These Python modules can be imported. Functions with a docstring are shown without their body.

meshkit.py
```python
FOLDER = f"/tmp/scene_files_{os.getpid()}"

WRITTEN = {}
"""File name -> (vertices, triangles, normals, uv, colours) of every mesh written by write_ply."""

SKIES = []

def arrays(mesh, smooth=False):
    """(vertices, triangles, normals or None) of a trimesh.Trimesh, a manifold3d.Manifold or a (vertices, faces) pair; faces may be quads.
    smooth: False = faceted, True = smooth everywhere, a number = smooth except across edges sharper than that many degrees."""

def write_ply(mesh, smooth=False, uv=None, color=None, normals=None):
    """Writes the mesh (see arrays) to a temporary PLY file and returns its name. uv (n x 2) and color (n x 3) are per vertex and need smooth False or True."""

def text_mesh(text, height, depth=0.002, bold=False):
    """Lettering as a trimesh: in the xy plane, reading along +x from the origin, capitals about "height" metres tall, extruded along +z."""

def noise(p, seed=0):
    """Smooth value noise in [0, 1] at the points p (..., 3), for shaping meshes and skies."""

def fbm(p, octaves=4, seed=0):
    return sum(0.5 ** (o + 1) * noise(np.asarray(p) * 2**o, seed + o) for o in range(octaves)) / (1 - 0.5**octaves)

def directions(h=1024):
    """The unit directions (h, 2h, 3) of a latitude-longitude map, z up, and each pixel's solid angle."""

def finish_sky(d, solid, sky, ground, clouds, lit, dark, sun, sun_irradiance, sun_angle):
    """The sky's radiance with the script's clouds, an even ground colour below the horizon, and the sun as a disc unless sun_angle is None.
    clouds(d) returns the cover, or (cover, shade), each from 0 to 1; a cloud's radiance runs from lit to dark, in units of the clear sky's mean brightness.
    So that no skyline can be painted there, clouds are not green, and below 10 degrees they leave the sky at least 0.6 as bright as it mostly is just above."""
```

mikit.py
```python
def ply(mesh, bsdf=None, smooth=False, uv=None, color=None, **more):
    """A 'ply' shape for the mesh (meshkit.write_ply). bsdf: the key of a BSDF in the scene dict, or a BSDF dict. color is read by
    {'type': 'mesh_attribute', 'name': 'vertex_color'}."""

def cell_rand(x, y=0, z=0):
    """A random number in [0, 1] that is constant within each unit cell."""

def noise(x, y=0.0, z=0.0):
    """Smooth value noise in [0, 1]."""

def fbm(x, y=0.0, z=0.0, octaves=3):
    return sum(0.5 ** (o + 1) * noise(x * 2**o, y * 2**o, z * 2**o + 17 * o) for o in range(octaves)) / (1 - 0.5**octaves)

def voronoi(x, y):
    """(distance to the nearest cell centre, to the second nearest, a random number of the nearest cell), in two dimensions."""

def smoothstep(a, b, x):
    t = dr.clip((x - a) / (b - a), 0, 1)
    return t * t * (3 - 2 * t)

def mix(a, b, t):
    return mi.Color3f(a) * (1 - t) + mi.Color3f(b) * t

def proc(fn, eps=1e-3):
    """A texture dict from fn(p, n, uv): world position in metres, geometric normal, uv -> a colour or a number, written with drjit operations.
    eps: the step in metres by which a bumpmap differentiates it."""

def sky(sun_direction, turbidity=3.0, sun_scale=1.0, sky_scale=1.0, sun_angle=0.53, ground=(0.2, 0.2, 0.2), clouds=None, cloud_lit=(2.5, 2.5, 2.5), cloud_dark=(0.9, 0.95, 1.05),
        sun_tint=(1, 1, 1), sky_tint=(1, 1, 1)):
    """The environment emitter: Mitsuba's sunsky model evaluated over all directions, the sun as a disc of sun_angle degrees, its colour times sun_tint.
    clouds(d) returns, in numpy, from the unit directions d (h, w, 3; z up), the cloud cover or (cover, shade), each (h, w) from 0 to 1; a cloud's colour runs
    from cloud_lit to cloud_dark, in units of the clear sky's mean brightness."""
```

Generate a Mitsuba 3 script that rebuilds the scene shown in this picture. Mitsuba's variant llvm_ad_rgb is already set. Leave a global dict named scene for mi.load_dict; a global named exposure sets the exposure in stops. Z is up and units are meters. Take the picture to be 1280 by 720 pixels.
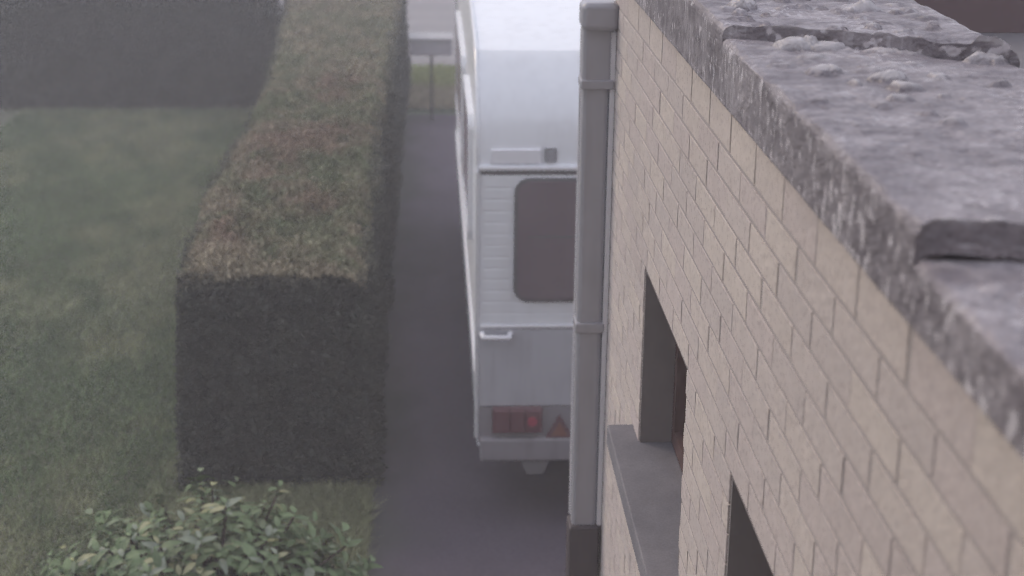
import math, random
import numpy as np, trimesh, shapely.geometry as sg, shapely.affinity as sa
import manifold3d as m3
import drjit as dr, mitsuba as mi
import mikit, meshkit
from mikit import noise, fbm, smoothstep, mix, cell_rand
from mitsuba import ScalarTransform4f as T

rng = np.random.default_rng(7)
random.seed(7)
scene, labels = {'type': 'scene'}, {}

# ------------------------------------------------------------------ camera, sky, exposure
CAM_Z = 3.7
RIGHT = np.array([0.9989191648, -0.0451539923, 0.0110281042])
DOWN = np.array([-0.0035322442, -0.3103166671, -0.9506266824])
FWD = np.array([0.0463467944, 0.9495602577, -0.3101407609])
HAZE = 0.014
scene['veil_haze'] = {'type': 'homogeneous', 'albedo': {'type': 'rgb', 'value': [0.94, 0.93, 0.97]},
                     'sigma_t': {'type': 'rgb', 'value': [HAZE, HAZE, HAZE]}}  # even haze added in place of veiling glare on the lens dome
scene['camera'] = {'type': 'thinlens', 'fov': 2 * math.degrees(math.atan(640 / 2000)), 'fov_axis': 'x',
                   'to_world': T().look_at([0, 0, CAM_Z], list(np.array([0, 0, CAM_Z]) + FWD), list(-DOWN)),
                   'near_clip': 0.05, 'far_clip': 2000.0, 'aperture_radius': 0.0075, 'focus_distance': 3.9,
                   'medium': {'type': 'ref', 'id': 'veil_haze'}}
scene['sky'] = mikit.sky([-0.62, 0.55, 0.56], turbidity=3, sun_scale=0.2, sun_angle=22, clouds=lambda d: 1.0,
                         cloud_lit=(2.30, 2.38, 2.74), sun_tint=(0.98, 0.97, 0.98))
exposure = 2.16


# ------------------------------------------------------------------ helpers
def numbered(key):
    if key not in scene and not any(k.startswith(key + '__') for k in scene) and key not in labels:
        return key
    i = 1
    while f'{key}_{i:03d}' in scene or f'{key}_{i:03d}' in labels or any(k.startswith(f'{key}_{i:03d}__') for k in scene):
        i += 1
    return f'{key}_{i:03d}'


counts = {}


def put(key, mesh, bsdf, smooth=False, label=None, cat=None, kind=None, group=None, **kw):
    """one entry; a taken key gets the next number"""
    base = key
    if base in counts:
        key = f'{base}_{counts[base]:03d}'
        counts[base] += 1
    else:
        counts[base] = 1
    scene[key] = mikit.ply(mesh, bsdf, smooth=smooth, **kw)
    d = {}
    if label: d['label'] = label
    if cat: d['category'] = cat
    if kind: d['kind'] = kind
    if group: d['group'] = group
    if d: labels[key] = d
    return key


def box(x0, x1, y0, y1, z0, z1):
    return trimesh.creation.box(bounds=[[min(x0, x1), min(y0, y1), min(z0, z1)], [max(x0, x1), max(y0, y1), max(z0, z1)]])


def rbox(x0, x1, y0, y1, z0, z1, r=0.006, seg=8):
    """box with rounded edges: hull of eight spheres"""
    s = m3.Manifold.sphere(r, seg)
    return m3.Manifold.batch_hull([s.translate((x, y, z)) for x in (x0 + r, x1 - r) for y in (y0 + r, y1 - r) for z in (z0 + r, z1 - r)])


def cat_(ms):
    out = []
    for m in ms:
        if hasattr(m, 'to_mesh'):
            q = m.to_mesh()
            m = trimesh.Trimesh(q.vert_properties[:, :3], q.tri_verts, process=False)
        out.append(m)
    return trimesh.util.concatenate(out)


def extrude_x(poly, x0, x1):
    """shapely polygon in (y, z) extruded along x"""
    m = trimesh.creation.extrude_polygon(poly, x1 - x0, engine='earcut')
    v = m.vertices
    m = trimesh.Trimesh(np.c_[v[:, 2] + x0, v[:, 0], v[:, 1]], m.faces, process=False)
    m.fix_normals()
    return m


def extrude_y(poly, y0, y1):
    """shapely polygon in (x, z) extruded along y"""
    m = trimesh.creation.extrude_polygon(poly, y1 - y0, engine='earcut')
    v = m.vertices
    m = trimesh.Trimesh(np.c_[v[:, 0], v[:, 2] + y0, v[:, 1]], m.faces, process=False)
    m.fix_normals()
    return m


def tube(path, r, seg=8):
    p = np.asarray(path, float)
    s = m3.Manifold.sphere(r, seg)
    return m3.Manifold.batch_boolean([m3.Manifold.batch_hull([s.translate(tuple(a)), s.translate(tuple(b))]) for a, b in zip(p[:-1], p[1:])], m3.OpType.Add)


def cyl_x(cx, cy, cz, r, w, seg=40):
    m = trimesh.creation.cylinder(r, w, sections=seg)
    m.apply_transform(trimesh.transformations.rotation_matrix(math.pi / 2, [0, 1, 0]))
    m.apply_translation([cx, cy, cz])
    return m


def grid(nx, ny, fn):
    """fn(u, v) -> (n, 3) over a unit grid"""
    u, v = np.meshgrid(np.linspace(0, 1, nx), np.linspace(0, 1, ny), indexing='ij')
    p = fn(u.ravel(), v.ravel())
    i = np.arange(nx * ny).reshape(nx, ny)
    a, b, c, d = i[:-1, :-1].ravel(), i[1:, :-1].ravel(), i[1:, 1:].ravel(), i[:-1, 1:].ravel()
    return p, np.r_[np.c_[a, b, c], np.c_[a, c, d]]


def rounded_rect(x0, x1, z0, z1, r):
    return sg.box(x0 + r, z0 + r, x1 - r, z1 - r).buffer(r, quad_segs=8)


# ------------------------------------------------------------------ materials
def P(color, rough=0.7, **kw):
    if isinstance(color, (tuple, list)):
        color = {'type': 'rgb', 'value': list(color)}
    return {'type': 'twosided', 'bsdf': {'type': 'principled', 'base_color': color, 'roughness': rough, **kw}}


def bump(base, fn, scale, eps=2e-3):
    return {'type': 'twosided', 'bsdf': {'type': 'bumpmap', 'arbitrary': mikit.proc(fn, eps), 'scale': scale, 'bsdf': base['bsdf']}}


def asphalt(p, n, uv):
    a = fbm(p.x * 1.1, p.y * 0.8, 3.1, 4)
    g = noise(p.x * 150, p.y * 150, 1.0)
    moss = smoothstep(0.1, -0.35, p.x + 0.35 * fbm(p.x * 4, p.y * 2.2, 9.0, 3) - 0.1) * 0.75
    c = mix((0.074, 0.059, 0.079), (0.11, 0.09, 0.116), smoothstep(0.3, 0.7, a) * 0.8 + g * 0.5 - 0.15)
    return mix(c, (0.052, 0.060, 0.044), moss)


def road_c(p, n, uv):
    a = fbm(p.x * 0.7, p.y * 2.3, 5.1, 4)
    g = noise(p.x * 90, p.y * 90, 1.0)
    return mix((0.19, 0.18, 0.19), (0.26, 0.25, 0.255), a + 0.3 * g - 0.15)


def soil_c(p, n, uv):
    a = fbm(p.x * 0.9, p.y * 0.7, 2.1, 4)
    b = fbm(p.x * 7, p.y * 7, 7.7, 3)
    c = mix((0.08, 0.10, 0.068), (0.13, 0.135, 0.092), smoothstep(0.3, 0.7, a))
    return c * (0.7 + 0.6 * b)


def brick_fn(base, seed):
    k3 = lambda *q: tuple(float(a * b) for a, b in zip(base, q))

    def fn(p, n, uv):
        a = fbm(p.y * 26 + seed, p.z * 40, p.x * 26, 4)
        s = smoothstep(0.66, 0.8, noise(p.y * 150, p.z * 150, seed * 3.0 + p.x * 150))
        w = fbm(p.y * 1.3, p.z * 1.7, 4.2, 3)
        c = mix(k3(.88, .88, .88), k3(1.1, 1.1, 1.1), a)
        c = mix(c, k3(.55, .5, .52), s * 0.28)
        return c * (0.9 + 0.2 * w)
    return fn


def mortar_fn(p, n, uv):
    g = noise(p.y * 220, p.z * 220, p.x * 220)
    return mix((0.28, 0.252, 0.245), (0.37, 0.332, 0.32), 0.6 * g + 0.4 * fbm(p.y * 3, p.z * 3, 1.0, 3))


def felt_fn(p, n, uv, base=0.0):
    a = fbm(p.x * 7, p.y * 9, p.z * 9, 4)
    b = fbm(p.x * 30, p.y * 42, p.z * 30 + 4, 3)
    g = noise(p.x * 400, p.y * 400, p.z * 400)
    c = mix((0.152, 0.132, 0.152), (0.32, 0.29, 0.315), smoothstep(0.28, 0.72, 0.55 * a + 0.45 * b))
    c = c * (0.82 + 0.36 * g)
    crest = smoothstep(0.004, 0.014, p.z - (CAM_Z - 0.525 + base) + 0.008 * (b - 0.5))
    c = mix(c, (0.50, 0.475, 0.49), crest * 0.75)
    grit = smoothstep(0.62, 0.8, noise(p.x * 130, p.y * 130, 4.0)) * smoothstep(0.4, 0.65, a)
    c = mix(c, (0.48, 0.46, 0.49), grit * 0.6)
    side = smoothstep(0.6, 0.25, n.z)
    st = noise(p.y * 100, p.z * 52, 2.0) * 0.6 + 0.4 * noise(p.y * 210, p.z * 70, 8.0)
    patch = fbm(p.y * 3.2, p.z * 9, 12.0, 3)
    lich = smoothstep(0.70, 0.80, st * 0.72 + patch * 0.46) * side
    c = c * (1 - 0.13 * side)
    return mix(c, (0.62, 0.59, 0.62), lich * 0.75)


def felt_bump(p, n, uv):
    return fbm(p.x * 45, p.y * 60, p.z * 45, 3) + 0.5 * noise(p.x * 220, p.y * 260, p.z * 220)


def stone_fn(p, n, uv):
    a = fbm(p.x * 12, p.y * 9, p.z * 12, 4)
    g = noise(p.x * 300, p.y * 300, p.z * 300)
    return mix((0.13, 0.125, 0.145), (0.22, 0.21, 0.23), a) * (0.85 + 0.3 * g)


def paint_fn(base, dirt, amt):
    def fn(p, n, uv):
        st = fbm(p.x * 22, p.y * 22, p.z * 1.6, 4)
        b = fbm(p.x * 5, p.y * 5, p.z * 5, 3)
        return mix(base, dirt, smoothstep(0.42, 0.8, 0.6 * st + 0.4 * b) * amt)
    return fn


def wood_fn(p, n, uv):
    g = fbm(p.x * 60, p.y * 9, p.z * 9, 4)
    return mix((0.07, 0.038, 0.036), (0.125, 0.072, 0.068), g)


VC = {'type': 'mesh_attribute', 'name': 'vertex_color'}
scene['m_asphalt'] = bump(P(mikit.proc(asphalt), 0.85), lambda p, n, uv: noise(p.x * 120, p.y * 120, 0.5), 0.004)
scene['m_road'] = P(mikit.proc(road_c), 0.9)
scene['m_soil'] = P(mikit.proc(soil_c), 0.95)
scene['m_kerb'] = P(mikit.proc(stone_fn), 0.85)
BRICKS = [(0.455, 0.405, 0.383), (0.47, 0.417, 0.388), (0.44, 0.392, 0.374), (0.483, 0.43, 0.395), (0.448, 0.394, 0.377)]
for i, b in enumerate(BRICKS):
    scene[f'm_brick{i}'] = bump(P(mikit.proc(brick_fn(b, i + 1.0)), 0.9), (lambda p, n, uv: fbm(p.x * 90, p.y * 90, p.z * 90, 3)), 0.003)
scene['m_mortar'] = P(mikit.proc(mortar_fn), 0.95)
for nm, bz in (('m_felt', 0.0), ('m_felt_far', 0.027), ('m_felt_near', -0.044)):
    scene[nm] = bump(P(mikit.proc((lambda bz: lambda p, n, uv: felt_fn(p, n, uv, bz))(bz)), 0.42, specular=0.6), felt_bump, 0.008)
scene['m_inner_felt'] = P(mikit.proc(lambda p, n, uv: mix((0.125, 0.115, 0.125), (0.165, 0.155, 0.165), fbm(p.x * 3, p.y * 2, 1.0, 4))), 0.8)
scene['m_kerb_brick'] = P((0.16, 0.11, 0.115), 0.9)
scene['m_stone'] = P(mikit.proc(stone_fn), 0.7)
scene['m_render'] = P(mikit.proc(lambda p, n, uv: mix((0.42, 0.4, 0.4), (0.52, 0.5, 0.5), fbm(p.x * 2, p.z * 2, p.y * 2, 4))), 0.95)
scene['m_reveal'] = P(mikit.proc(lambda p, n, uv: mix((0.17, 0.15, 0.15), (0.215, 0.19, 0.188), fbm(p.x * 14, p.y * 14, p.z * 9, 4))), 0.9)
scene['m_frame'] = P(mikit.proc(wood_fn), 0.45)
scene['m_room_dark'] = P((0.16, 0.135, 0.135), 0.9)  # dark tone standing in for the unlit room
scene['m_glass'] = {'type': 'thindielectric', 'int_ior': 1.5}
scene['m_zinc'] = P(mikit.proc(paint_fn((0.315, 0.312, 0.345), (0.24, 0.23, 0.25), 0.5)), 0.3, specular=0.8)
scene['m_lit_edge'] = P((0.66, 0.65, 0.68), 0.4)  # pale tone for the strips that draw the pipe's bright edges
scene['m_cast'] = P(mikit.proc(paint_fn((0.062, 0.05, 0.058), (0.09, 0.07, 0.07), 0.6)), 0.6)
scene['m_van'] = P(mikit.proc(paint_fn((0.70, 0.72, 0.76), (0.58, 0.59, 0.62), 0.4)), 0.22, specular=0.9, clearcoat=0.5, clearcoat_gloss=0.9)
scene['m_van_low'] = P(mikit.proc(paint_fn((0.43, 0.435, 0.475), (0.335, 0.33, 0.355), 0.6)), 0.4)
scene['m_van_plate'] = P((0.74, 0.74, 0.78), 0.35)
scene['m_rail'] = P((0.72, 0.73, 0.76), 0.28, metallic=0.3)
scene['m_van_window'] = P((0.16, 0.128, 0.148), 0.12, specular=0.6)
scene['m_seal'] = P((0.14, 0.135, 0.145), 0.6)
scene['m_bumper'] = P(mikit.proc(paint_fn((0.245, 0.232, 0.255), (0.165, 0.152, 0.165), 0.7)), 0.5)
scene['m_light_red'] = P((0.135, 0.058, 0.072), 0.2, clearcoat=0.6)
scene['m_light_bright'] = P((0.34, 0.05, 0.085), 0.2, clearcoat=0.6)
scene['m_light_base'] = P((0.13, 0.07, 0.082), 0.4)
scene['m_reflector'] = P((0.21, 0.095, 0.075), 0.25, clearcoat=0.5)
scene['m_rubber'] = P((0.03, 0.03, 0.032), 0.9)
scene['m_steel'] = P((0.22, 0.22, 0.23), 0.5, metallic=0.3)
scene['m_mailbox'] = P(mikit.proc(paint_fn((0.43, 0.41, 0.44), (0.34, 0.32, 0.345), 0.5)), 0.5)
scene['m_mailbox_lid'] = P((0.42, 0.41, 0.42), 0.4)
scene['m_post'] = P((0.035, 0.03, 0.034), 0.6)
scene['m_leafy'] = P(VC, 0.75, specular=0.25)
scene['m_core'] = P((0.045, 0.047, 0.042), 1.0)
scene['m_twig'] = P((0.06, 0.045, 0.035), 0.9)

# ------------------------------------------------------------------ the ground, driveway, verge, road
put('ground', box(-400, 400, -300, 500, -0.4, -0.012), 'm_soil', kind='structure', label='open ground running away around the garden and the street')
put('driveway', box(-0.42, 6.5, -0.25, 17.55, -0.2, 0.004), 'm_asphalt', kind='structure', label='dark worn driveway between the clipped hedge and the brick wall')
put('lawn', box(-14, -0.43, -0.25, 17.75, -0.2, 0.0), 'm_soil', kind='structure', label='garden lawn left of the clipped hedge')
put('verge', box(-40, 40, 17.78, 20.55, -0.2, 0.010), 'm_soil', kind='structure', label='dry grass verge between the driveway and the road')
put('road', box(-150, 150, 20.6, 34.0, -0.2, -0.004), 'm_road', kind='structure', label='pale grey road beyond the verge')


def blades(n, xs, ys, z0, h, w, colf, tilt=0.6):
    x, y = rng.uniform(*xs, n), rng.uniform(*ys, n)
    hh = h * rng.uniform(0.5, 1.25, n)
    a = rng.uniform(0, 2 * math.pi, n)
    t = rng.normal(0, tilt, (n, 2)) * hh[:, None]
    base = np.c_[x, y, np.full(n, z0)]
    dx = np.c_[np.cos(a), np.sin(a), np.zeros(n)] * w * rng.uniform(0.7, 1.4, n)[:, None]
    top = base + np.c_[t, hh]
    v = np.stack([base - dx, base + dx, top], 1).reshape(-1, 3)
    c = colf(x, y)
    return trimesh.Trimesh(v, np.arange(3 * n).reshape(-1, 3), process=False), np.repeat(np.clip(c, 0, 1), 3, 0)


def lawn_col(x, y):
    p = np.c_[x * 0.9, y * 0.55, np.zeros_like(x)]
    a = meshkit.fbm(p, 4, 3)
    b = meshkit.fbm(p * [6, 4, 1], 3, 9)
    dry = np.clip((0.62 * a + 0.38 * b - 0.44) / 0.16, 0, 1)[:, None]
    g = np.array([0.148, 0.20, 0.10]) * (1 - dry) + np.array([0.248, 0.265, 0.152]) * dry
    return g * rng.uniform(0.6, 1.35, (len(x), 1)) * (0.75 + 0.5 * b[:, None])


m, c = blades(190000, (-4.6, -1.2), (6.3, 17.75), 0.0, 0.045, 0.0045, lawn_col, 0.8)
m2, c2 = blades(22000, (-1.25, -.36), (6.2, 7.95), 0.002, 0.06, 0.006, lawn_col, 0.8)
m, c = trimesh.util.concatenate([m, m2]), np.vstack([c, c2])
put('grass', m, 'm_leafy', color=c, kind='stuff', label='short uneven lawn grass with drier tan patches beside the hedge', cat='grass')


def verge_col(x, y):
    g = np.clip((y - 18.9 + 0.6 * (meshkit.fbm(np.c_[x * 2, y * 2, x * 0], 3, 4) - 0.5)) / 0.4, 0, 1)[:, None]
    c = np.array([0.38, 0.335, 0.24]) * (1 - g) + np.array([0.27, 0.31, 0.12]) * g
    return c * rng.uniform(0.65, 1.3, (len(x), 1))


m, c = blades(42000, (-2.5, 3.2), (17.8, 20.5), 0.01, 0.055, 0.006, verge_col, 0.8)
put('verge_grass', m, 'm_leafy', color=c, kind='stuff', label='dry straw coloured verge grass turning green towards the road', cat='verge grass')

# ------------------------------------------------------------------ the brick house: wall, bricks, windows
W = 0.6                                     # the plane of the brick faces
ZB = CAM_Z - 0.658                          # top of the brickwork
ZC = CAM_Z - 0.617                          # where the courses are counted from
CH, BL, J = 0.0692, 0.2605, 0.0085
Y0, Y1 = -0.25, 5.39
WIN = [(3.59, 4.41), (2.18, 2.99)]
WZ0, WZ1 = CAM_Z - 1.925, CAM_Z - 1.375
HOUSE = 'brick_house'
labels[HOUSE] = {'label': 'pale brick house wing with flat felted roof and two small window openings', 'category': 'house'}
wallp = sg.box(Y0, 0, Y1 - 0.006, ZB)
for a, b in WIN:
    wallp = wallp.difference(sg.box(a - 0.008, WZ0 - 0.06, b + 0.008, WZ1 + 0.006))
put(HOUSE + '__wall', extrude_x(wallp, W + 0.0021, 0.86), 'm_mortar')


def brick_mesh(y0, y1, z0, z1, r):
    """chamfered block, its arrises a little uneven; the face towards -x"""
    dx = float(np.clip(r.normal(0, 0.0003), -.0007, .0004))
    c = 0.0013
    j = lambda: r.normal(0, 0.0006)
    x0, x1 = W + dx, 0.69
    f = [[x0 + float(np.clip(j(), -.001, .001)) * .5, y0 + c + j(), z0 + c + j()], [x0 + float(np.clip(j(), -.001, .001)) * .5, y1 - c + j(), z0 + c + j()], [x0 + float(np.clip(j(), -.001, .001)) * .5, y1 - c + j(), z1 - c + j()], [x0 + float(np.clip(j(), -.001, .001)) * .5, y0 + c + j(), z1 - c + j()]]
    e = [[x0 + c, y0, z0], [x0 + c, y1, z0], [x0 + c, y1, z1], [x0 + c, y0, z1]]
    k = [[x1, y0, z0], [x1, y1, z0], [x1, y1, z1], [x1, y0, z1]]
    v = np.array(f + e + k)
    q = [[0, 3, 2, 1]]
    for i in range(4):
        n = (i + 1) % 4
        q += [[i, n, n + 4, i + 4], [i + 4, n + 4, n + 8, i + 8]]
    q = np.array(q)
    t = np.r_[q[:, [0, 1, 2]], q[:, [0, 2, 3]]]
    m = trimesh.Trimesh(v, t, process=False)
    if m.face_normals[0][0] > 0: m.invert()
    return m


specs = []
ncourse = int(ZC / CH) + 1
for k in range(1, ncourse):
    z1 = ZC - k * CH - J / 2
    z0 = max(z1 - CH + J, 0.005)
    if k == 1: z1 = ZB - 0.001
    if z1 - z0 < 0.02: continue
    off = (2.541 + (0.5 if k % 2 else 0.0) * BL - Y0) % BL
    n0 = -2
    while Y0 + off + n0 * BL < Y1:
        a = Y0 + off + n0 * BL + rng.normal(0, 0.003)
        b = a + BL - J + rng.normal(0, 0.002)
        n0 += 1
        a, b = max(a, Y0), min(b, Y1)
        if b - a < 0.03: continue
        pieces = [(a, b)]
        for wa, wb in WIN:
            if z1 > WZ0 - 0.05 and z0 < WZ1 - 0.001:
                nxt = []
                for s, t in pieces:
                    if t <= wa or s >= wb: nxt.append((s, t)); continue
                    if s < wa: nxt.append((s, wa))
                    if t > wb: nxt.append((wb, t))
                pieces = nxt
        for s, t in pieces:
            if t - s > 0.025: specs.append((s, t, z0, z1))
eye = np.array([0, 0, CAM_Z])
seen = lambda s: (s[2] + s[3]) / 2 - CAM_Z > -0.56 * s[1] and (s[3] - CAM_Z) < -0.655 and s[1] > 1.35
order = sorted(range(len(specs)), key=lambda i: (not seen(specs[i]), np.linalg.norm([W, (specs[i][0] + specs[i][1]) / 2, (specs[i][2] + specs[i][3]) / 2] - eye)))
br = np.random.default_rng(11)
rest = [[] for _ in BRICKS]
for rank, i in enumerate(order):
    bm = brick_mesh(*specs[i], br)
    which = br.integers(len(BRICKS))
    if rank < 300: put(HOUSE + '__wall__brick', bm, f'm_brick{which}')
    else: rest[which].append(bm)
# one entry for all the remaining bricks
put(HOUSE + '__wall__far_bricks', cat_([x for r in rest for x in r]), 'm_brick1', kind='stuff')

for a, b in WIN:
    w = put(HOUSE + '__window', extrude_x(sg.box(a, WZ0, b, WZ1).difference(sg.box(a + 0.05, WZ0 + 0.05, b - 0.05, WZ1 - 0.05)).difference(sg.box(9, 9, 10, 10)), 0.70, 0.745), 'm_frame',
            label='dark brown timber window set deep in the brick wall')
    lin = sg.box(a + .0005, WZ0 + .001, b - .0005, WZ1 - .0005).difference(sg.box(a + .012, WZ0 - .1, b - .012, WZ1 - .012))
    put(w + '__reveal', extrude_x(lin, W + .004, .699), 'm_reveal')
    put(w + '__mullion', box(0.704, 0.742, (a + b) / 2 - 0.022, (a + b) / 2 + 0.022, WZ0 + 0.05, WZ1 - 0.05), 'm_frame')
    put(w + '__pane', trimesh.Trimesh([[0.722, a + .05, WZ0 + .05], [0.722, b - .05, WZ0 + .05], [0.722, b - .05, WZ1 - .05], [0.722, a + .05, WZ1 - .05]], [[0, 2, 1], [0, 3, 2]], process=False), 'm_glass')
    put(w + '__dark_backing', box(0.80, 0.806, a - 0.005, b + 0.005, WZ0 - 0.05, WZ1 + 0.004), 'm_room_dark')  # added dark board standing in for the unlit room behind the glass
    put(w + '__sill', rbox(0.52, 0.702, a - 0.13, b + 0.13, WZ0 - 0.066, WZ0, 0.005), 'm_stone', smooth=30, label='grey stone window sill standing proud of the brick wall')

# the rest of the wing and the house behind the lens
put(HOUSE + '__end_wall', box(0.865, 4.2, 5.14, 5.39, 0, CAM_Z - 0.80), 'm_render')
put(HOUSE + '__back_wall', extrude_x(sg.box(-0.62, 0, -0.26, 7.2), -3.6, 5.6), 'm_render')
RZ = CAM_Z - 0.525                          # the felted kerb's top
KX0, KX1 = 0.58, 1.10
put(HOUSE + '__roof_deck', box(0.87, 4.2, Y0, 5.13, CAM_Z - 0.99, CAM_Z - 0.785), 'm_inner_felt')
put(HOUSE + '__roof_kerb', box(KX0 + 0.03, KX1 - 0.03, Y0, 5.38, ZB + 0.004, RZ - 0.075), 'm_render')
put(HOUSE + '__roof_kerb', box(KX1 + 0.004, 4.2, 4.98, 5.385, CAM_Z - 0.784, RZ - 0.02), 'm_kerb_brick')

# felt: strips laid along the kerb, each lapping the next, blistered
BL_ = []
blr = np.random.default_rng(5)
for x, y, rx, ry, h in [(0.655, 3.66, .030, .045, .016), (0.668, 3.50, .034, .040, .014), (0.648, 3.41, .018, .022, .010), (0.70, 3.10, .040, .034, .013), (0.755, 3.09, .035, .028, .009),
                        (0.86, 3.06, .03, .025, .007), (1.045, 2.98, .045, .03, .014), (0.97, 3.07, .04, .02, .006), (0.70, 2.86, .03, .03, .009), (0.80, 2.78, .034, .032, .009), (0.81, 2.70, .028, .024, .008),
                        (0.90, 2.80, .02, .02, .006), (0.77, 2.6, .022, .02, .007), (0.79, 2.5, .02, .018, .006), (0.80, 2.42, .02, .018, .007), (0.96, 2.44, .024, .02, .007), (0.93, 2.38, .018, .016, .006),
                        (0.95, 2.31, .022, .018, .006), (0.95, 2.25, .026, .018, .007), (0.92, 2.16, .024, .018, .006), (0.78, 3.62, .02, .03, .008), (0.81, 3.52, .016, .02, .007), (0.83, 3.66, .022, .03, .008),
                        (0.90, 3.34 + .12, .05, .04, .009), (0.94, 3.46, .03, .03, .007), (0.89, 3.7, .03, .03, .008), (0.99, 3.42, .02, .02, .006)]:
    BL_.append((x, y, rx, ry, h))
for _ in range(65):
    BL_.append((blr.uniform(.62, 1.07), 2.5 + 1.9 * blr.beta(1.2, 1.2), blr.uniform(.012, .032), blr.uniform(.008, .022), blr.uniform(.003, .007)))
for _ in range(70):
    BL_.append((blr.uniform(.63, 1.06), blr.uniform(1.2, 5.2), blr.uniform(.008, .022), blr.uniform(.008, .02), blr.uniform(.0015, .0045)))
EDGE = [(KX1 + .002, -.27), (KX1, -.02), (KX1 - .008, -.004), (KX1 - .02, 0.0), (KX0 + .014, 0.0), (KX0 + .006, -.002), (KX0 + .0015, -.007), (KX0, -.015), (KX0, -.124), (KX0 + .004, -.128), (KX0 + .03, -.129)]
cs = np.array(EDGE)
cum = np.r_[0, np.cumsum(np.linalg.norm(np.diff(cs, axis=0), axis=1))]


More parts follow.
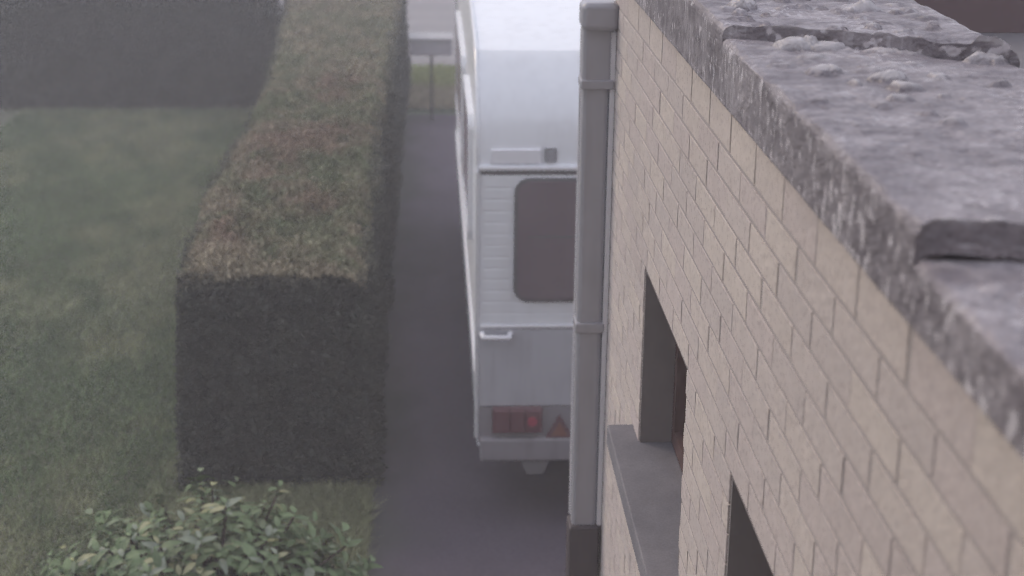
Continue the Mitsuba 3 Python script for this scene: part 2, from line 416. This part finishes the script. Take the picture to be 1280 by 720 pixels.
def felt_strip(ya, yb, za, zb, lip, drop, skew=0.0, slope=0.02):
    L = cum[-1]

    def fn(u, v):
        s = u * L
        x = np.interp(s, cum, cs[:, 0]); z = np.interp(s, cum, cs[:, 1])
        y = ya + (yb - ya) * v
        y = y - skew * np.clip(x - KX0, 0, 1) * (1 - v)
        q = np.c_[x, y, z]
        flat = np.clip((x - KX0 - .004) / .016, 0, 1) * np.clip((KX1 - x) / .02, 0, 1)
        top = flat * (z > -0.05)
        h = (meshkit.fbm(np.c_[x * 7, y * 6, z * 8], 3, 2) - .5) * .012 + (meshkit.fbm(np.c_[x * 26, y * 30, z * 22], 3, 6) - .5) * .008
        ruf = 1.5 * (meshkit.fbm(np.c_[x * 38, y * 45, 0 * x + 3], 3, 14) - .5)
        for bx, by, rx, ry, bh in BL_:
            d2 = ((x - bx) / rx) ** 2 + ((y - by) / ry) ** 2 + ruf
            h = h + top * 1.5 * bh * np.clip(1 - d2, 0, 1) ** 0.55 * (d2 < 1)
        # the cut near end of the strip: a lumpy lip, then a plain drop onto the strip below
        t = (yb - ya) * v
        lump = meshkit.noise(np.c_[x * 19, 0 * y + ya, z * 0], 3)
        h = h + top * lip * np.exp(-(t / .035) ** 2) * (0.2 + 1.5 * lump)
        z = z + RZ + (za + (zb - za) * v) * np.clip(1 + z / .124, 0, 1) ** np.where(x > .8, 0, 1) + np.where(top > 0, h, 0)
        fas = (cs_z := np.interp(s, cum, cs[:, 1])) < -.01
        x = x - np.where(fas & (x < .7), h * .25, 0)
        y = y + .02 * (meshkit.fbm(np.c_[x * 9, 0 * y, cs_z * 9], 3, 21) - .5) * np.exp(-(t / .06) ** 2)
        q = np.c_[x, y, z]
        cut = v < 1e-6
        q[cut & ~fas, 2] -= drop
        q[cut & fas, 0] += np.where(x[cut & fas] < .8, .035, -.02)
        q[cut, 1] += .006 - slope * top[cut]
        return q
    p, f = grid(300, max(60, int((yb - ya) * 140)), fn)
    m = trimesh.Trimesh(p, f, process=False)
    if m.face_normals[len(f) // 4][2] < 0: m.invert()
    return m


put(HOUSE + '__felt_strip', felt_strip(1.83, 3.42, 0.0, 0.004, 0.006, .042, slope=.012), 'm_felt', smooth=50)
put(HOUSE + '__felt_strip', felt_strip(3.22, 5.39, 0.026, 0.030, 0.007, .036, .52, 0.0), 'm_felt_far', smooth=50)
put(HOUSE + '__felt_strip', felt_strip(-0.24, 1.9, -0.045, -0.042, 0.0, .0), 'm_felt_near', smooth=50)

# ------------------------------------------------------------------ downpipe
DP = 'downpipe'
labels[DP] = {'label': 'grey square rainwater pipe with hopper head running down the far end of the brick wall', 'category': 'drainpipe'}
PY0, PY1 = 5.315, 5.405


def pipe_len(x0, x1, y0, y1, z0, z1, r=.018):
    poly = rounded_rect(x0, x1, y0, y1, r)
    m = trimesh.creation.extrude_polygon(poly, z1 - z0, engine='earcut')
    m.apply_translation([0, 0, z0])
    return m


put(DP + '__hopper', rbox(.478, .603, 5.27, 5.40, 2.868, 2.962, .022, 24), 'm_zinc', smooth=40)
put(DP + '__pipe', pipe_len(.486, .590, PY0 - .006, PY1, 2.68, 2.872), 'm_zinc', smooth=40)
put(DP + '__collar', rbox(.482, .594, PY0 - .016, PY1 + .006, 2.668, 2.700, .006, 12), 'm_zinc', smooth=40)
put(DP + '__pipe', pipe_len(.490, .580, PY0, PY1 - .004, 1.80, 2.675), 'm_zinc', smooth=40)
put(DP + '__collar', rbox(.484, .586, PY0 - .012, PY1 + .004, 1.797, 1.834, .006, 12), 'm_zinc', smooth=40)
put(DP + '__pipe', pipe_len(.490, .580, PY0, PY1 - .004, 1.02, 1.80), 'm_zinc', smooth=40)
put(DP + '__boot', rbox(.478, .592, PY0 - .02, PY1 + .006, 0.0, 1.045, .012, 16), 'm_cast', smooth=40, label='dark cast iron foot of the rainwater pipe')
put(DP + '__lit_edge_strip', box(.5815, .5975, 5.308, 5.383, 1.046, 2.86), 'm_lit_edge')  # pale strip added to draw the light along the pipe's right edge
put(DP + '__lit_edge_strip', box(.4865, .596, 5.4065, 5.42, 1.046, 2.86), 'm_lit_edge')  # pale board added for the reflection on the pipe's left corner

# ------------------------------------------------------------------ caravan
CV = 'caravan'
labels[CV] = {'label': 'white touring caravan parked on the driveway behind the end of the brick house', 'category': 'caravan'}
CX0, CX1, CY0, CY1 = 0.195, 2.32, 7.40, 13.2
ANG = math.radians(0.30)
cvT = trimesh.transformations.rotation_matrix(ANG, [0, 0, 1], [CX0, CY0, 0])


def cv(key, mesh, bsdf, **kw):
    if hasattr(mesh, 'to_mesh'):
        q = mesh.to_mesh()
        mesh = trimesh.Trimesh(q.vert_properties[:, :3], q.tri_verts, process=False)
    mesh = mesh.copy(); mesh.apply_transform(cvT)
    return put(CV + '__' + key, mesh, bsdf, **kw)


def arc(c, r, a0, a1, n):
    return [(c[0] + r * math.cos(math.radians(a)), c[1] + r * math.sin(math.radians(a))) for a in np.linspace(a0, a1, n)]


rear = [(CY0, 0.45), (CY0, 1.86)]
up = []
for t in np.linspace(0, 1, 22):             # upper rear panel leaning forward into the roof
    up.append((CY0 + 0.012 + 0.275 * t ** 2.6, 1.875 + 0.50 * t))
roof = [(up[-1][0] + 0.03, up[-1][1] + 0.016), (8.0, 2.435), (8.6, 2.482), (9.6, 2.52), (11.6, 2.53)]
front = [(12.4, 2.48), (12.75, 2.3), (13.1, 1.6), (CY1, 0.9), (13.15, 0.45)]
prof = sg.Polygon(rear + up + roof + front)
cv('body', extrude_x(prof, CX0, CX1), 'm_van', smooth=18)
# horizontal ribs of the sheeting between the trim and the ledge
zs, pts = np.linspace(1.10, 1.845, 14), []
for z in zs: pts += [(CY0 - 0.004, z), (CY0 - 0.0054, z + 0.006), (CY0 - 0.0054, z + 0.046), (CY0 - 0.004, z + 0.0525)]
wx0, wx1, wz0, wz1 = 0.385, 2.13, 1.235, 1.822
cv('rear_sheet', extrude_x(sg.Polygon([(CY0 + 0.02, pts[0][1])] + pts + [(CY0 + 0.02, pts[-1][1])]), CX0 + 0.022, CX1 - 0.022), 'm_van')
cv('trim_rail', rbox(CX0 + .004, CX1 - .004, CY0 - .020, CY0 + .02, 1.872, 1.893, .005, 8), 'm_rail', smooth=30)
cv('trim_rail', rbox(CX0 + .012, CX1 - .012, CY0 - .010, CY0 + .02, 1.852, 1.869, .003, 8), 'm_seal', smooth=30)
cv('ledge', rbox(CX0 + .01, CX1 - .01, CY0 - .022, CY0 + .02, 1.078, 1.098, .006, 8), 'm_rail', smooth=30)
cv('lower_panel', rbox(CX0 + .006, CX1 - .006, CY0 - .016, CY0 + .02, 0.668, 1.076, .006, 8), 'm_van_low', smooth=30)
cv('skirt', rbox(CX0 + .006, CX1 - .006, CY0 - .012, CY0 + .02, 0.47, 0.664, .006, 8), 'm_bumper', smooth=30)
cv('bumper', rbox(CX0 + .012, CX1 - .012, CY0 - .045, CY0 + .03, 0.378, 0.505, .018, 12), 'm_bumper', smooth=30)
cv('stay_plate', extrude_y(sg.Polygon([(.40, .40), (.57, .40), (.525, .305), (.445, .305)]), CY0 - .03, CY0 - .02), 'm_seal')
cv('underfloor', box(CX0 + .05, CX1 - .05, CY0 + .04, CY1 - .3, 0.36, 0.449), 'm_rubber')
# rear window
wf = rounded_rect(wx0 - .018, wx1 + .018, wz0 - .018, wz1 + .014, .075)
wi = rounded_rect(wx0, wx1, wz0, wz1, .06)
w = cv('rear_window', extrude_y(wi, CY0 - .030, CY0 + .01), 'm_van_window', label='wide dark rounded rear window of the caravan')
cv('rear_window__seal', extrude_y(wf.difference(wi), CY0 - .020, CY0 + .012), 'm_seal')
cv('rear_window__blind_bar', box(wx0 + .05, wx1 - .05, CY0 - .033, CY0 - .03, 1.545, 1.556), 'm_seal')
# blank plate and small vent above the trim
cv('plate', rbox(.252, .490, CY0 - .004, CY0 + .03, 1.905, 1.972, .004, 8), 'm_van_plate', smooth=30)
v_ = cv('vent', box(.512, .566, CY0 + .0, CY0 + .03, 1.912, 1.975), 'm_seal')
for i in range(4): cv('vent__slat', box(.516, .562, CY0 - .004, CY0 + .012, 1.917 + i * .0145, 1.925 + i * .0145), 'm_van_low')
# grab handles, lamps, reflectors at both sides
for s in (0, 1):
    mx = (lambda x: x) if s == 0 else (lambda x: CX0 + CX1 - x)
    cv('handle', tube([(mx(.215), CY0 - .016, 1.055), (mx(.222), CY0 - .06, 1.048), (mx(.345), CY0 - .06, 1.045), (mx(.355), CY0 - .016, 1.055)], .013, 12), 'm_van_plate', smooth=40)
    lo, hi = sorted((mx(.268), mx(.520)))
    t = cv('tail_light', rbox(lo, hi, CY0 - .038, CY0, .528, .668, .010, 12), 'm_light_base', smooth=30)
    for k, (a, b) in enumerate(((.275, .355), (.359, .430), (.434, .512))):
        lo, hi = sorted((mx(a), mx(b)))
        cv(t[len(CV) + 2:] + '__lens', rbox(lo, hi, CY0 - .050, CY0 - .03, .538, .658, .007, 10), 'm_light_red', smooth=30)
    q = trimesh.creation.cylinder(.024, .02, sections=24); q.apply_transform(trimesh.transformations.rotation_matrix(math.pi / 2, [1, 0, 0])); q.apply_translation([mx(.468), CY0 - .05, .600])
    cv(t[len(CV) + 2:] + '__reflex', q, 'm_light_bright', smooth=30)
    tri = sg.Polygon([(mx(.545), .505), (mx(.665), .505), (mx(.605), .612)])
    r_ = cv('reflector', extrude_y(tri.buffer(.006), CY0 - .034, CY0 - .01), 'm_light_base')
    cv(r_[len(CV) + 2:] + '__lens', extrude_y(tri.buffer(-.012), CY0 - .040, CY0 - .03), 'm_reflector')
# awning rails follow the body's edge on both sides
edge = rear[1:] + up + roof + front[:3]
edge = [(CY0, 0.5)] + edge
for xs in (CX0 - .004, CX1 + .004):
    cv('awning_rail', tube([(xs, y - .002 if i < 3 else y, z + (0.004 if i > 8 else 0)) for i, (y, z) in enumerate(edge)], .011, 8), 'm_rail', smooth=50)
# side windows, rail, wheels
for xs, o in ((CX0, -1), (CX1, 1)):
    for ya, yb in ((8.3, 9.5), (10.1, 12.1)):
        po = sg.box(ya + .06, 1.34, yb - .06, 1.86).buffer(.06)
        w = cv('side_window', extrude_x(po, *sorted((xs + o * .002, xs + o * .022))), 'm_van_window')
        cv(w[len(CV) + 2:] + '__frame', extrude_x(po.buffer(.03).difference(po), *sorted((xs, xs + o * .03))), 'm_rail')
    cv('side_rail', box(*sorted((xs, xs + o * .016)), CY0 + .05, CY1 - .2, .80, .83), 'm_rail')
    wh = cv('wheel', trimesh.util.concatenate([cyl_x(xs - o * .12, 10.4, .31, .31, .18)]), 'm_rubber', smooth=40)
    cv(wh[len(CV) + 2:] + '__rim', cyl_x(xs - o * .12, 10.4, .31, .19, .186), 'm_steel', smooth=40)
cv('corner_steady', tube([(CX0 + .35, CY0 + .75, .40), (CX0 + .30, CY0 + .82, .02)], .02, 8), 'm_rubber', smooth=40)
cv('corner_steady', tube([(CX1 - .35, CY0 + .75, .40), (CX1 - .30, CY0 + .82, .02)], .02, 8), 'm_rubber', smooth=40)

# ------------------------------------------------------------------ mailbox on a post
MB = 'mailbox'
labels[MB] = {'label': 'small grey mailbox on a thin dark post at the end of the driveway', 'category': 'mailbox'}
put(MB + '__box', rbox(-.293, .162, 17.13, 17.36, .735, .900, .008, 10), 'm_mailbox', smooth=30)
put(MB + '__lid', extrude_x(sg.Polygon([(17.11, .901), (17.38, .901), (17.38, .93), (17.30, .955), (17.11, .918)]), -.303, .172), 'm_mailbox_lid')
put(MB + '__flap', rbox(-.22, .09, 17.124, 17.135, .85, .885, .003, 8), 'm_mailbox_lid', smooth=30)
put(MB + '__post', rbox(-.075, -.045, 17.23, 17.26, -.05, .74, .008, 10), 'm_post', smooth=30)
put(MB + '__bracket', box(-.14, .02, 17.19, 17.30, .722, .734), 'm_post')


# ------------------------------------------------------------------ hedges
def kites(c, n, ln, wd, spread, r):
    """leaf-sized kites at the points c, pointing roughly along n"""
    N = len(c)
    d = n + r.normal(0, spread, (N, 3)); d /= np.linalg.norm(d, axis=1, keepdims=True)
    s = np.cross(d, r.normal(0, 1, (N, 3))); s /= np.linalg.norm(s, axis=1, keepdims=True)
    L = (ln * r.uniform(.6, 1.4, N))[:, None]; Wd = (wd * r.uniform(.7, 1.3, N))[:, None]
    v = np.stack([c - d * L * .5, c + s * Wd * .5, c + d * L * .5, c - s * Wd * .5], 1).reshape(-1, 3)
    i = np.arange(N)[:, None] * 4
    return v, np.r_[i + [0, 1, 2], i + [0, 2, 3]]


def hedge(key, y0, y1, left, right, h, dens, colour, label, seed):
    """left(y), right(y): x of the clipped flanks; dens: leaves per m2 for top, left, right, near end, far end"""
    r = np.random.default_rng(seed)
    pts, nrm, top = [], [], []

    def add(p, n, t):
        pts.append(p); nrm.append(np.broadcast_to(n, p.shape)); top.append(np.full(len(p), t))
    wid = float(np.mean(right(np.array([y0, y1])) - left(np.array([y0, y1]))))
    n = int(dens[0] * (y1 - y0) * wid)
    y = r.uniform(y0, y1, n); u = r.uniform(0, 1, n)
    x = left(y) + (right(y) - left(y)) * u
    e = np.minimum(u, 1 - u) * wid
    z = h - 0.085 * np.clip(1 - e / .13, 0, 1) ** 2 + (meshkit.fbm(np.c_[x * 2.2, y * 1.6, x * 0], 3, seed) - .5) * .11 + (meshkit.fbm(np.c_[x * 11, y * 8, x * 0], 2, seed + 3) - .5) * .07 + np.abs(r.normal(0, .014, n)) + .05 * (r.uniform(0, 1, n) > .985) * r.uniform(0, 1, n)
    add(np.c_[x, y, z], [0, 0, 1.0], 1)
    for k, (edge, sgn) in enumerate(((left, -1), (right, 1))):
        n = int(dens[1 + k] * (y1 - y0) * h)
        y = r.uniform(y0, y1, n); z = r.uniform(0, 1, n) * h
        b = (meshkit.fbm(np.c_[y * 2, z * 2.4, y * 0 + 5 * k], 3, seed + 7) - .5) * .12 + (meshkit.fbm(np.c_[y * 11, z * 11, y * 0 + 5 * k], 2, seed + 8) - .5) * .07
        x = edge(y) + sgn * (b + r.normal(0, .014, n) + .025 * (1 - z / h) - .05 * np.clip((z - h + .08) / .08, 0, 1) ** 2)
        add(np.c_[x, y, z], [sgn, 0, .25], 0)
    for k, (ye, sgn) in enumerate(((y0, -1), (y1, 1))):
        n = int(dens[3 + k] * wid * h)
        u = r.uniform(0, 1, n); z = r.uniform(0, 1, n) * h
        x = left(np.full(n, ye)) - .05 * (1 - z / h) + (right(np.full(n, ye)) - left(np.full(n, ye)) + .06 * (1 - z / h)) * u
        b = (meshkit.fbm(np.c_[x * 2.5, z * 2.4, x * 0 + 9 * k], 3, seed + 9) - .5) * .12 + (meshkit.fbm(np.c_[x * 12, z * 12, x * 0], 2, seed + 11) - .5) * .07
        yy = ye + sgn * (b + r.normal(0, .014, n) + .03 * (1 - z / h) - .04 * np.clip((z - h + .08) / .08, 0, 1) ** 2)
        add(np.c_[x, yy, z], [0, sgn, .25], 0)
    p, nn, tp = np.vstack(pts), np.vstack(nrm), np.hstack(top)
    v, f = kites(p, nn, .042, .017, .75, r)
    c = np.repeat(np.clip(colour(p, tp, r), 0, 1), 4, 0)
    labels[key] = {'label': label, 'category': 'hedge'}
    put(key + '__foliage', trimesh.Trimesh(v, f, process=False), 'm_leafy', color=c)
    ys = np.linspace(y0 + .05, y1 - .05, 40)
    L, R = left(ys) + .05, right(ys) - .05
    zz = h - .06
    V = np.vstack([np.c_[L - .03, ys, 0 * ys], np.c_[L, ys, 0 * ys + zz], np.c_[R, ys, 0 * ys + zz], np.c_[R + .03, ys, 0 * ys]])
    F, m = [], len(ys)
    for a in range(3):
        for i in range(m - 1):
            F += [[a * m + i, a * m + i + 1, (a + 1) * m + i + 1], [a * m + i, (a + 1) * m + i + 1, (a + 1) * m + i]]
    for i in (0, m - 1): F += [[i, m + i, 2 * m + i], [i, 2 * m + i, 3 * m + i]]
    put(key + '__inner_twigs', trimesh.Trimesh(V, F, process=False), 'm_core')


def near_colour(p, tp, r):
    n = len(p)
    a = meshkit.fbm(p * [1.4, 0.9, 1.4], 4, 31)
    b = meshkit.fbm(p * [9, 6, 9], 3, 33)
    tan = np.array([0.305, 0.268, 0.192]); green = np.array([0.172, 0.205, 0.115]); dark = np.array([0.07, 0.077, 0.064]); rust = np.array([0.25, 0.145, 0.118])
    k = np.clip((a * .6 + b * .4 - .36) / .2, 0, 1)[:, None]
    t = green * (1 - k) + tan * k
    far = np.clip((p[:, 1] - 9) / 7, 0, 1)[:, None]
    t = t * (1 - .35 * far) + tan * .35 * far
    spots = sum(np.exp(-(((p[:, 0] - x) / sx) ** 2 + ((p[:, 1] - y) / sy) ** 2)) for x, y, sx, sy in ((-1.16, 8.75, .15, .35), (-1.06, 10.5, .2, .55), (-1.12, 11.0, .15, .4), (-.72, 11.0, .2, .5), (-.8, 12.9, .2, .5), (-.72, 9.3, .2, .3)))
    m = np.clip(spots * (.25 + 1.2 * (b - .25)), 0, .48)[:, None]
    t = t * (1 - m) + rust * m
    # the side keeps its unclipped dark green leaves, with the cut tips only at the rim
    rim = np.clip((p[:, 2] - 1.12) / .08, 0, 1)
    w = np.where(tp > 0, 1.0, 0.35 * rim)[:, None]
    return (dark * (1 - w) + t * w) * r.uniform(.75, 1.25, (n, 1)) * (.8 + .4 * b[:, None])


def far_colour(p, tp, r):
    b = meshkit.fbm(p * [5, 5, 5], 3, 41)
    return np.array([0.042, 0.048, 0.042]) * r.uniform(.6, 1.4, (len(p), 1)) * (.7 + .6 * b[:, None])


YK = [7.85, 8.9, 9.7, 10.3, 11.5, 12.4, 13.6, 15.75, 19.5]
LX = lambda y: np.interp(y, YK, [-1.335, -1.385, -1.435, -1.42, -1.395, -1.41, -1.44, -1.55, -1.76])
RX = lambda y: np.interp(y, YK, [-0.375, -0.39, -0.40, -0.41, -0.415, -0.415, -0.41, -0.405, -0.395])
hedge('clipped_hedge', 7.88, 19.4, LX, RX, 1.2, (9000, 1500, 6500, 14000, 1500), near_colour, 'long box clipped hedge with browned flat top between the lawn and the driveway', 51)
hedge('clipped_hedge_001', 17.85, 18.9, lambda y: y * 0 - 7.5, lambda y: y * 0 - 1.82, 1.75, (3500, 800, 800, 7500, 1500), far_colour, 'dark tall hedge closing the far end of the lawn', 77)

# ------------------------------------------------------------------ shrub in front of the hedge, its leaves one by one
SH = 'leafy_shrub'
labels[SH] = {'label': 'low broad leaved shrub with yellowish variegated leaves in front of the hedge end', 'category': 'shrub'}
sr = np.random.default_rng(19)


def leaf(L, Wd, fold, droop):
    """pointed oval folded along its midrib and bent down: 14 triangles"""
    t = np.array([0, .22, .5, .78, 1.0])
    w = np.array([0, .8, 1.0, .62, 0]) * Wd / 2
    x = t * L; z = -droop * L * t ** 2
    mid = np.c_[x, 0 * x, z]
    a = np.c_[x, w, z + fold * w]; b = np.c_[x, -w, z + fold * w]
    v = np.vstack([mid, a[1:4], b[1:4]])
    f = [[0, 1, 5], [1, 2, 6], [1, 6, 5], [2, 3, 7], [2, 7, 6], [3, 4, 7], [0, 8, 1], [1, 8, 9], [1, 9, 2], [2, 9, 10], [2, 10, 3], [3, 10, 4]]
    return v, np.array(f)


LEAVES = []
shoots = []
C = np.array([-1.10, 6.5, 0.0])
for i in range(330):
    th = sr.uniform(0, 2 * math.pi); cz = sr.uniform(.12, 1) ** .8
    s = math.sqrt(1 - cz * cz)
    d = np.array([s * math.cos(th), s * math.sin(th), cz])
    rad = sr.uniform(.64, 1.03)
    tip = C + np.array([d[0], d[1], min(d[2] * 1.3, .93 + .07 * d[2])]) * np.array([.82, .62, .57]) * rad
    tip[2] += .28 * (meshkit.fbm(np.array([[tip[0] * 4, tip[1] * 4, 0]]), 3, 88)[0] - .5) - .22 * np.clip((-1.1 - tip[0]), 0, 1)
    n = d + np.array([0, 0, .7]); n /= np.linalg.norm(n)
    shoots.append((tip, n))
    for k in range(8):
        a = k * 2.4 + sr.uniform(0, .6)
        u = np.cross(n, [1, 0, 0.2]); u /= np.linalg.norm(u); vv = np.cross(n, u)
        out = u * math.cos(a) + vv * math.sin(a)
        el = sr.uniform(-.1, .75)
        fwd = out * math.cos(el) + n * math.sin(el)
        upv = n * math.cos(el) - out * math.sin(el)
        side = np.cross(upv, fwd)
        L = sr.uniform(.045, .10)
        v, f = leaf(L, L * sr.uniform(.36, .5), sr.uniform(.1, .45), sr.uniform(.05, .6))
        base = tip - n * .012 * k
        P_ = base + v[:, :1] * fwd + v[:, 1:2] * side + v[:, 2:] * upv
        LEAVES.append((P_, f, base))
q = []
for nm, c0, c1, edge in (('m_leaf0', (.098, .142, .070), (.145, .20, .102), .15), ('m_leaf1', (.125, .185, .092), (.19, .255, .13), .25), ('m_leaf2', (.17, .21, .155), (.24, .275, .21), .4), ('m_leaf3', (.27, .285, .16), (.38, .375, .22), .6)):
    scene[nm] = P(mikit.proc((lambda c0, c1: lambda p, n, uv: mix(c0, c1, fbm(p.x * 45, p.y * 45, p.z * 45, 3)))(c0, c1)), 0.55, specular=0.3)
vis = sorted(range(len(LEAVES)), key=lambda i: -(LEAVES[i][2][2] * 1.0 - .35 * abs(LEAVES[i][2][1] - 6.2) + .05 * sr.normal()))
rem_v, rem_f, o, rem_c = [], [], 0, []
for rank, i in enumerate(vis):
    v, f, b = LEAVES[i]
    k = sr.choice(4, p=[.37, .36, .19, .08])
    if rank < 300: put(SH + '__leaf', trimesh.Trimesh(v, f, process=False), f'm_leaf{k}', smooth=True)
    else:
        rem_v.append(v); rem_f.append(f + o); o += len(v)
        rem_c.append(np.tile(np.array([(.116, .168, .082), (.155, .215, .112), (.20, .245, .155), (.31, .32, .17)][k]) * sr.uniform(.75, 1.25), (len(v), 1)))
put(SH + '__foliage', trimesh.Trimesh(np.vstack(rem_v), np.vstack(rem_f), process=False), 'm_leafy', smooth=True, color=np.vstack(rem_c), kind='stuff')
st = []
for tip, n in shoots[:120]:
    root = C + np.array([sr.normal(0, .08), sr.normal(0, .08), 0])
    mid = root * .45 + tip * .55 - np.array([0, 0, .06])
    st += [(root, mid), (mid, tip - n * .02)]
s_ = []
for a, b in st:
    m = trimesh.creation.cylinder(.006, segment=[a, b], sections=6); s_.append(m)
put(SH + '__stems', trimesh.util.concatenate(s_), 'm_twig')

# ------------------------------------------------------------------ haze, added to lift the blacks the way lens glare does
scene['haze'] = {'type': 'cube', 'to_world': T().translate([0, 120, 3.0]).scale([450, 450, 4.4]), 'bsdf': {'type': 'null'}, 'interior': {'type': 'ref', 'id': 'veil_haze'}}
labels['haze'] = {'label': 'thin haze added over the whole scene in place of veiling lens glare', 'category': 'haze', 'kind': 'stuff'}
